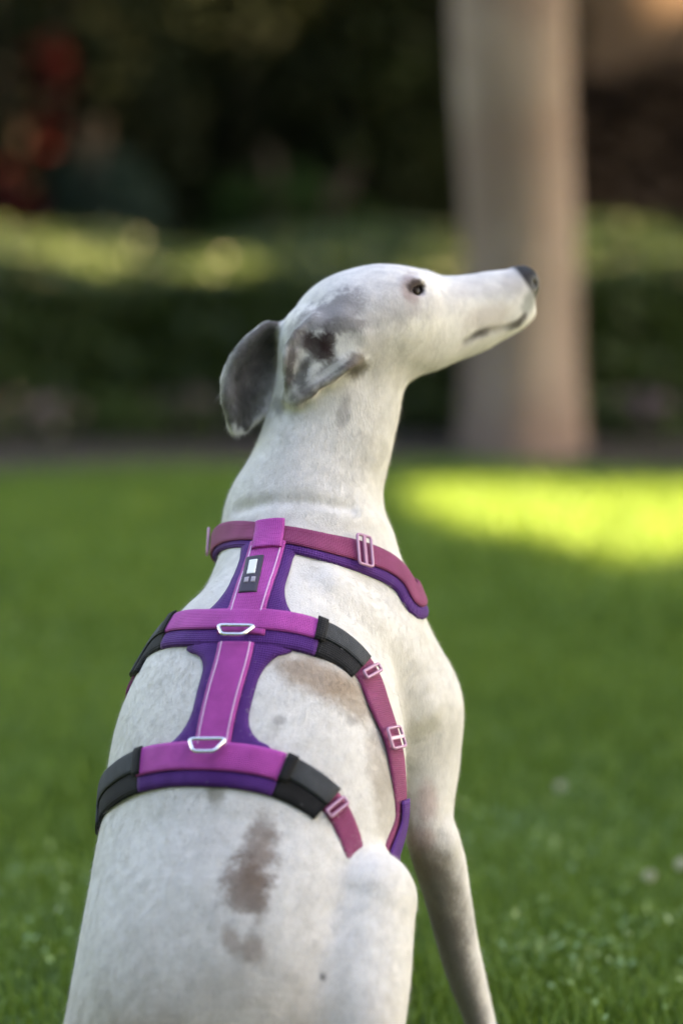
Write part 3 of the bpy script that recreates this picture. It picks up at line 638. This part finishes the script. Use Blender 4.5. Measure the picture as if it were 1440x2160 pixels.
# short hair lying along the body: flow runs down the back and neck, backward over the head, down the legs
fr_ = np.random.default_rng(77); fa = BV[BF[:, 0]]; fb = BV[BF[:, 1]]; fc_ = BV[BF[:, 2]]; fd = BV[BF[:, 3]]
nh = 260000; fi = fr_.integers(0, len(BF), nh); a_, b_ = fr_.random((2, nh, 1)); root = (fa[fi] * (1 - a_) + fb[fi] * a_) * (1 - b_) + (fd[fi] * (1 - a_) + fc_[fi] * a_) * b_
nor = nrm(np.cross(fc_ - fa, fd - fb)); vn = np.zeros_like(BV)
for k in range(4): np.add.at(vn, BF[:, k], nor)
vn = nrm(vn)
gs = grad(body_sdf, BV[::4001]); sgn = np.sign((gs * vn[::4001]).sum()); vn *= sgn; print('normals', sgn)
hn = nrm(vn[BF[fi, 0]] + vn[BF[fi, 2]]); vi0 = BF[fi, 0]
flow = np.tile(nrm(-ZZ * .9 - FW * .35), (nh, 1)); hw = np.clip((root[:, 2] - .60) / .05, 0, 1)[:, None]; flow = flow * (1 - hw) + (-HDv - ZZ * .25) * hw
flow = nrm(flow - hn * (flow * hn).sum(1, keepdims=True)); flow = nrm(flow + .22 * fr_.normal(size=(nh, 3)))
keep = (leather[vi0] < .2) & (root[:, 2] > .02)
for e in (eyeC, eyeC2): keep &= np.linalg.norm(root - e, axis=1) > .013
hl = (.0055 * fr_.uniform(.5, 1.3, nh) * np.where(fr_.random(nh) < .04, 1.8, 1) * (1 - .45 * hw[:, 0]))[:, None]; hs = nrm(np.cross(flow, hn)) * .00020
root = root - hn * .0004; tip = root + nrm(flow + hn * (.26 + .26 * fr_.random((nh, 1)))) * hl
root, tip, hs, hn, vi0 = root[keep], tip[keep], hs[keep], hn[keep], vi0[keep]
from mathutils.kdtree import KDTree
kd = KDTree(len(BV))
for i, p in enumerate(BV): kd.insert(p, i)
kd.balance(); jit = root + fr_.normal(size=root.shape) * .0018
vi0 = np.array([kd.find(p)[1] for p in jit]); vi0_l = leather[vi0] < .2
HV = np.stack([root - hs, root + hs, tip], 1).reshape(-1, 3); HF = np.arange(len(HV)).reshape(-1, 3)
fur = mesh_obj('fur', HV, HF, M_COAT, dog, True); fur['kind'] = 'stuff'
color_attr(fur, 'coat', np.repeat(col[vi0] * fr_.uniform(.80, 1.14, (len(vi0), 1)), 3, 0)); color_attr(fur, 'leather', np.zeros((len(HV), 3)))
fur.data.normals_split_custom_set_from_vertices(np.repeat(hn, 3, 0).tolist())
# eyes
def sphere(c, r, n=24):
    V = [c + np.array([0, 0, r])]; F_ = []
    for i in range(1, n // 2):
        for j in range(n): a = math.pi * i / (n // 2); b = 2 * math.pi * j / n; V.append(c + r * np.array([math.sin(a) * math.cos(b), math.sin(a) * math.sin(b), math.cos(a)]))
    V.append(c - np.array([0, 0, r])); L = len(V) - 1
    for j in range(n):
        F_.append((0, 1 + j, 1 + (j + 1) % n)); F_.append((L, L - n + (j + 1) % n, L - n + j))
    for i in range(n // 2 - 2):
        for j in range(n): a = 1 + i * n + j; b = 1 + i * n + (j + 1) % n; F_.append((a, a + n, b + n, b))
    return np.array(V), F_
M_EYE = NT('eye_cornea').set(Base_Color=(.014, .008, .006), Roughness=.3, Specular_IOR_Level=.12).m
for e in (eyeC, eyeC2):
    V, F_ = sphere(e, .0074); mesh_obj('eye', V, F_, M_EYE, dog, True)

# ------------------------------------------------------------------ the harness
def webbing(name, c, c2, rough=.6, scale=400):
    m = NT(name); co = m.n('ShaderNodeTexCoord').outputs['UV']
    w1 = m.n('ShaderNodeTexWave', wave_type='BANDS', bands_direction='X', Scale=.5, Distortion=.6); w2 = m.n('ShaderNodeTexWave', wave_type='BANDS', bands_direction='Y', Scale=.5, Distortion=.6)
    mp = m.n('ShaderNodeMapping'); mp.inputs['Scale'].default_value = (scale, scale, 1); m.l(co, mp.inputs[0]); m.l(mp.outputs[0], w1.inputs[0]); m.l(mp.outputs[0], w2.inputs[0])
    h = m.mix(.5, w1.outputs['Fac'], w2.outputs['Fac']); nz = m.noise(60, 4)
    cc = m.mix(m.ramp(h, [(.3, 0.0), (.7, 1.0)]), c2, c); cc = m.mix(m.ramp(nz, [(.35, .0), (.7, .45)]), cc, tuple(min(1, x * 1.35 + .02) for x in c))
    m.set(Base_Color=cc, Roughness=rough, Sheen_Weight=.04, Specular_IOR_Level=.3); m.bump(h, .7, .0010); return m.m
M_MAG = webbing('magenta_webbing', (.45, .052, .33), (.34, .036, .245)); M_MAG2 = webbing('deep_magenta_webbing', (.25, .030, .115), (.19, .022, .085))
M_PUR = webbing('purple_padding', (.080, .011, .165), (.055, .007, .12), .75, 330); M_BLK = webbing('black_padding', (.006, .006, .007), (.004, .004, .005), .85, 300)
M_GRY = webbing('grey_webbing', (.052, .056, .060), (.026, .029, .031), .8)
M_STL = NT('pale_metal').set(Base_Color=(.72, .70, .72), Roughness=.16, Metallic=1.0).m
M_PNKP = NT('pink_plastic').set(Base_Color=(.50, .26, .38), Roughness=.25).m
M_THR = NT('pale_thread').set(Base_Color=(.62, .40, .60), Roughness=.7).m
harness = tag(empty('dog_harness', (pel[0], pel[1] + .1, .3)), 'magenta and purple webbing harness with two girth straps worn by the white dog', 'harness')
def vis(f, pts): return [hit(f, *p) for p in pts]
def path3(f, pts, step=.004):
    q = cr(np.array(pts), step); q = project(f, q, 0.0, 5)
    for _ in range(3):
        q[1:-1] = (q[:-2] + 2 * q[1:-1] + q[2:]) / 4
    q = project(f, q, 0.0, 4)
    L = np.r_[0, np.cumsum(np.linalg.norm(np.diff(q, axis=0), axis=1))]; s = np.linspace(0, L[-1], max(4, int(L[-1] / step)))
    return np.stack([np.interp(s, L, q[:, i]) for i in range(3)], 1)
def ribbon(name, f, path, width, lift, thick, mat, parent=harness, shift=0.0, label=None, nw=11, closed=False, rise=None):
    """a strap that follows the body: conforms across its width, with real thickness"""
    P = np.array(path); n = len(P); T = np.roll(P, -1, 0) - np.roll(P, 1, 0)
    if not closed: T[0] = P[1] - P[0]; T[-1] = P[-1] - P[-2]
    T = nrm(T); N = nrm(grad(f, P, .006)); B = nrm(np.cross(T, N)); s = np.linspace(-1, 1, nw)
    t = np.linspace(0, 1, n); w = width(t) if callable(width) else np.full(n, width); sh = shift(t) if callable(shift) else np.full(n, shift)
    Q = P[:, None] + B[:, None] * (s[None, :, None] * w[:, None, None] * .5 + sh[:, None, None])
    Q = project(f, Q.reshape(-1, 3), 0, 5); Nn = nrm(grad(f, Q, .004)); prof = np.tile(1 - .45 * np.abs(s) ** 8, n)
    rs = np.repeat(rise(t) if rise is not None else np.zeros(n), nw)
    top = Q + Nn * (lift + rs + thick * prof)[:, None]; bot = Q + Nn * (lift + rs)[:, None]
    V = np.vstack([top, bot]); o = n * nw; F_ = []; UV = {}
    m_ = n if closed else n - 1
    for i in range(m_):
        i2 = (i + 1) % n
        for j in range(nw - 1):
            F_.append((i * nw + j, i * nw + j + 1, i2 * nw + j + 1, i2 * nw + j)); F_.append((o + i * nw + j, o + i2 * nw + j, o + i2 * nw + j + 1, o + i * nw + j + 1))
        F_.append((i * nw, i2 * nw, o + i2 * nw, o + i * nw)); F_.append((i * nw + nw - 1, o + i * nw + nw - 1, o + i2 * nw + nw - 1, i2 * nw + nw - 1))
    if not closed:
        for i in (0, n - 1):
            for j in range(nw - 1):
                q = (i * nw + j, o + i * nw + j, o + i * nw + j + 1, i * nw + j + 1); F_.append(q if i == 0 else q[::-1])
    ob = mesh_obj(name, V, F_, mat, parent, True)
    if label: ob['label'] = label
    L = np.r_[0, np.cumsum(np.linalg.norm(np.diff(P, axis=0), axis=1))]; uv = ob.data.uv_layers.new(name='UVMap')
    vi = np.zeros(len(ob.data.loops), np.int32); ob.data.loops.foreach_get('vertex_index', vi); vi = vi % o
    U = np.stack([L[vi // nw], (s[vi % nw] * .5) * w[vi // nw]], 1); uv.data.foreach_set('uv', U.astype(np.float32).ravel())
    return ob
def sub(path, a, b):
    n = len(path); return path[int(a * (n - 1)):int(b * (n - 1)) + 1]
def cut(path, px0=None, px1=None):            # piece of a path between two photograph columns/rows
    u, v = proj(path); return u, v
def nearest(path, px, py):
    u, v = proj(path); return int(((u - px) ** 2 + (v - py) ** 2).argmin())
def seg(path, a, b):
    i, j = nearest(path, *a), nearest(path, *b); i, j = min(i, j), max(i, j); return path[i:j + 1]
ts = trunk_sdf; cs_ = collar_sdf
# second (rear) girth
def section(f, c, dirs):                        # march outward from the middle of the chest
    out = []
    for d in dirs:
        d = nrm(np.array(d)); t = np.arange(.0, .22, .003); v = f(c + d * t[:, None]); k = np.nonzero(v > 0)[0]; out.append(c + d * t[k[0] if len(k) else -1])
    return out
DV = nrm(-FW + ZZ * .7)                         # dorsal direction
def loop(f, vispts, c, dn=.45):
    """visible dorsal part from the photograph, then closed under the chest"""
    p = vis(f, vispts); a = p[-1] - c; b = p[0] - c; e = nrm(np.array(FW) * .95 - ZZ * dn)
    hid = section(f, c, [a * .9 + e * .05, a * .55 / np.linalg.norm(a) + e * .8, e, b * .75 / np.linalg.norm(b) + e * .7])
    pts = p + hid[1:] + [p[0]]
    q = path3(f, pts); return q
g1v = [(283, 1425), (318, 1362), (368, 1325), (435, 1317), (505, 1316), (580, 1320), (665, 1337), (722, 1368), (772, 1418), (800, 1492), (826, 1562), (840, 1650), (840, 1740), (818, 1830)]
c1 = at(605, 1500, .02); G1 = loop(ts, g1v, c1, .8)
g2v = [(207, 1745), (216, 1690), (252, 1642), (300, 1615), (375, 1602), (448, 1601), (520, 1606), (594, 1624), (650, 1655), (702, 1700), (735, 1765), (750, 1815), (758, 1850), (764, 1885)]
c2 = at(540, 1740, -.07); G2 = loop(ts, g2v, c2, 1.1)
clv = [(428, 1150), (480, 1133), (540, 1133), (600, 1140), (680, 1155), (755, 1172), (812, 1194), (850, 1226), (872, 1264)]
p = vis(cs_, clv); c3 = at(655, 1190, .075); e = nrm(FW * .95 - ZZ * .35)
hid = section(cs_, c3, [nrm(p[-1] - c3) * .45 + e * .75, e, nrm(p[0] - c3) * .7 + e * .6])
CL = path3(cs_, p + hid + [p[0]])
def wfun(*kn):
    k = np.array(kn, float); return lambda t: np.interp(t, k[:, 0], k[:, 1])
def ss(t): t = np.clip(t, 0, 1); return t * t * (3 - 2 * t)
PX = .000372
for G, pa, pb, s_ in ((G1, (368, 1325), (668, 1338), 1), (G2, (300, 1615), (598, 1625), 1)):
    ribbon('girth_padding', ts, seg(G, pa, pb), 92 * PX, .0008, .0042, M_PUR, shift=18 * PX, label='purple padded edge under the girth strap')
    ribbon('girth_strap', ts, seg(G, pa, pb), (54 if G is G1 else 62) * PX, .0055, .0018, M_MAG, shift=0 * PX)
# sleeves either side of the girths
for G, a, b in ((G1, (283, 1425), (368, 1325)), (G1, (668, 1338), (762, 1406)), (G2, (207, 1745), (300, 1615)), (G2, (598, 1625), (692, 1690))):
    q = seg(G, a, b); rev = a[0] > 500; ribbon('strap_sleeve', ts, q, (lambda G_: (lambda t: (92 - 16 * (t if G_[0][0] > G_[-1][0] - 9 and rev else 1 - t)) * PX))(q), .0007, .0036, M_BLK, shift=18 * PX, label='black padded sleeve')
    ribbon('buckle_cover', ts, q, 48 * PX, .0045, .0018, M_GRY, shift=-8 * PX, label='dark grey webbing cover')
for G, a, in ((G1, (366, 1325)), (G1, (671, 1340)), (G2, (302, 1615)), (G2, (601, 1626))):
    i = nearest(G, *a); ribbon('strap_keeper', ts, G[i - 1:i + 2], 62 * PX, .0062, .0024, M_BLK, shift=-3 * PX, label='black keeper loop')
# lower straps
i0 = nearest(G1, 748, 1392); i1 = nearest(G1, 283, 1425) if nearest(G1, 283, 1425) > i0 else len(G1) - 1
ribbon('girth_strap', ts, G1[i0:], 86 * PX, .0008, .0022, M_MAG2, label='deep magenta strap running down behind the foreleg')
i0 = nearest(G2, 680, 1680); ribbon('girth_strap', ts, G2[i0:], 56 * PX, .0008, .0022, M_MAG2, label='deep magenta strap running down to the knee')
lp = seg(G1, (852, 1690), (822, 1825)); ribbon('girth_padding', ts, lp, 56 * PX, .0045, .002, M_PUR, label='purple padding low on the front girth')
# neck strap
i0, i1 = nearest(CL, 428, 1150), nearest(CL, 872, 1264)
ribbon('neck_padding', cs_, CL, wfun((0, 60 * PX), (.35, 76 * PX), (1, 60 * PX)), .0006, .0036, M_PUR, shift=wfun((0, 2 * PX), (.3, 8 * PX), (.42, 14 * PX), (.5, 14 * PX), (1, 0)), closed=False, label='purple padding under the neck strap')
ribbon('neck_strap', cs_, CL, 54 * PX, .0046, .0020, M_MAG2, shift=-3 * PX)
# dorsal strips with flared padding
d1 = path3(ts, vis(ts, [(572, 1140), (560, 1180), (542, 1235), (522, 1300), (510, 1345)]), .003)
d2 = path3(ts, vis(ts, [(506, 1345), (494, 1400), (474, 1470), (458, 1540), (450, 1600)]), .003)
ribbon('back_padding', ts, d1, lambda t: (126 + 130 * (1 - np.sqrt(1 - np.clip((t - .44) / .34, 0, 1)**2)) + 16 * ss((.2 - t) / .2)) * PX, .0006, .0030, M_PUR, label='dark purple flared padding between neck strap and front girth')
ribbon('back_padding', ts, d2, lambda t: (126 + 120 * (1 - np.sqrt(1 - np.clip((.37 - t) / .26, 0, 1)**2)) + 130 * (1 - np.sqrt(1 - np.clip((t - .62) / .27, 0, 1)**2))) * PX, .0006, .0030, M_PUR, label='dark purple flared padding between the two girths')
ribbon('back_strap', ts, d1[2:], lambda t: (78 + 24 * ss((t - .7) / .3)) * PX, .0050, .0018, M_MAG, label='bright magenta strip between neck strap and front girth')
ribbon('back_strap', ts, d2[3:], 76 * PX, .0050, .0018, M_MAG, label='bright magenta strip between the two girths')
for d_, w0 in ((d1[4:-2], 62), (d2[3:-2], 60)):
    for sg in (-1, 1): ribbon('stitching', ts, d_, .0011, .0067, .0005, M_THR, shift=sg * w0 / 2 * PX, nw=3)
# loop of the back strip over the neck strap
ribbon('strap_loop', cs_, path3(cs_, vis(cs_, [(576, 1108), (572, 1135), (566, 1170)]), .002), 62 * PX, .0072, .0022, M_MAG)
# sewn label with a pale mark
lb = path3(ts, vis(ts, [(543, 1188), (535, 1225), (526, 1262)]), .002); M_LBK = NT('label_cloth').set(Base_Color=(.035, .025, .045), Roughness=.6).m; M_LWH = NT('label_mark').set(Base_Color=(.70, .72, .70), Roughness=.6).m
lab = ribbon('sewn_label', ts, lb, 38 * PX, .0067, .0010, M_LBK)
ribbon('label_mark', ts, lb[3:int(len(lb) * .60)], 17 * PX, .0078, .0004, M_LWH, parent=lab, shift=1 * PX)
for sg in (-1, 1): ribbon('label_mark', ts, lb[int(len(lb) * .64):int(len(lb) * .82)], 9 * PX, .0078, .0004, NT('label_grey').set(Base_Color=(.34, .30, .34), Roughness=.6).m, parent=lab, shift=sg * 7 * PX)
# metal work
def wire(name, pts, r, mat, closed=True, parent=harness):
    P = np.array(pts); n = len(P); T = nrm(np.roll(P, -1, 0) - np.roll(P, 1, 0)); A = nrm(np.cross(T, np.tile([.13, -.9, .4], (n, 1)))); B = np.cross(T, A); th = np.linspace(0, 2 * np.pi, 10, endpoint=False)
    V = (P[:, None] + r * (np.cos(th)[None, :, None] * A[:, None] + np.sin(th)[None, :, None] * B[:, None])).reshape(-1, 3)
    F_ = [(i * 10 + j, i * 10 + (j + 1) % 10, ((i + 1) % n) * 10 + (j + 1) % 10, ((i + 1) % n) * 10 + j) for i in range(n) for j in range(10)]
    return mesh_obj(name, V, F_, mat, parent, True)
def frame_on(f, px, py, path):
    """local axes on the body at a photograph position: along the strap, across it, outward"""
    p = hit(f, px, py); N = nrm(grad(f, p[None], .006))[0]; i = min(max(nearest(path, px, py), 2), len(path) - 3); T = nrm(path[i + 2] - path[i - 2]); T = nrm(T - N * T.dot(N)); return p, T, np.cross(N, T), N
def rounded(poly, rr=.25, n=6):
    poly = np.array(poly, float); out = []
    for i in range(len(poly)):
        a, b, c = poly[i - 1], poly[i], poly[(i + 1) % len(poly)]; p0 = b + (a - b) * rr; p1 = b + (c - b) * rr
        for t in np.linspace(0, 1, n): out.append((1 - t) ** 2 * p0 + 2 * t * (1 - t) * b + t * t * p1)
    return np.array(out)
def dring(px, py, path, tilt):
    p, T, B, N = frame_on(ts, px, py, path)    # T runs down the back
    poly = rounded([(-.0155, 0), (.0155, 0), (.0085, .0125), (-.0085, .0125)], .22)
    pts = [p + N * (.0105 + q[1] * tilt) + B * q[0] + T * q[1] for q in poly]
    return wire('d_ring', pts, .0016, M_STL)
dring(506, 1338, d1, .35)['label'] = 'silver d-ring on the front girth'; dring(448, 1570, d2, .35)['label'] = 'silver d-ring on the rear girth'
def slider(f, px, py, path, w, l, mat, lab, bars=True):
    p, T, B, N = frame_on(f, px, py, path); poly = rounded([(-l / 2, -w / 2), (l / 2, -w / 2), (l / 2, w / 2), (-l / 2, w / 2)], .12, 4)
    o = wire('strap_slider', [p + N * (.0088 if f is cs_ else .0062) + T * q[0] + B * q[1] for q in poly], .0013, mat); o['label'] = lab
    if bars:
        V = []; F_ = []
        c_ = p + N * (.0088 if f is cs_ else .0062); hx, hy, hz = .0013, w / 2, .0010
        V = [c_ + T * a * hx + B * b * hy + N * c * hz for a in (-1, 1) for b in (-1, 1) for c in (-1, 1)]
        mesh_obj('slider_bar', V, [(0, 1, 3, 2), (4, 6, 7, 5), (0, 4, 5, 1), (2, 3, 7, 6), (0, 2, 6, 4), (1, 5, 7, 3)], mat, o)
slider(cs_, 756, 1170, CL, 74 * PX, 38 * PX, M_PNKP, 'pale pink slider on the right of the neck strap')
slider(cs_, 437, 1142, CL, 58 * PX, 22 * PX, M_PNKP, 'pale pink slider on the left of the neck strap')
slider(ts, 822, 1560, G1, 66 * PX, 44 * PX, M_PNKP, 'pink slider on the strap behind the foreleg')
slider(ts, 773, 1422, G1, 66 * PX, 16 * PX, M_PNKP, 'pink slider at the end of the black sleeve', False)
slider(ts, 702, 1706, G2, 52 * PX, 16 * PX, M_PNKP, 'pink slider at the end of the rear black sleeve', False)
print('script', time.time() - _t)
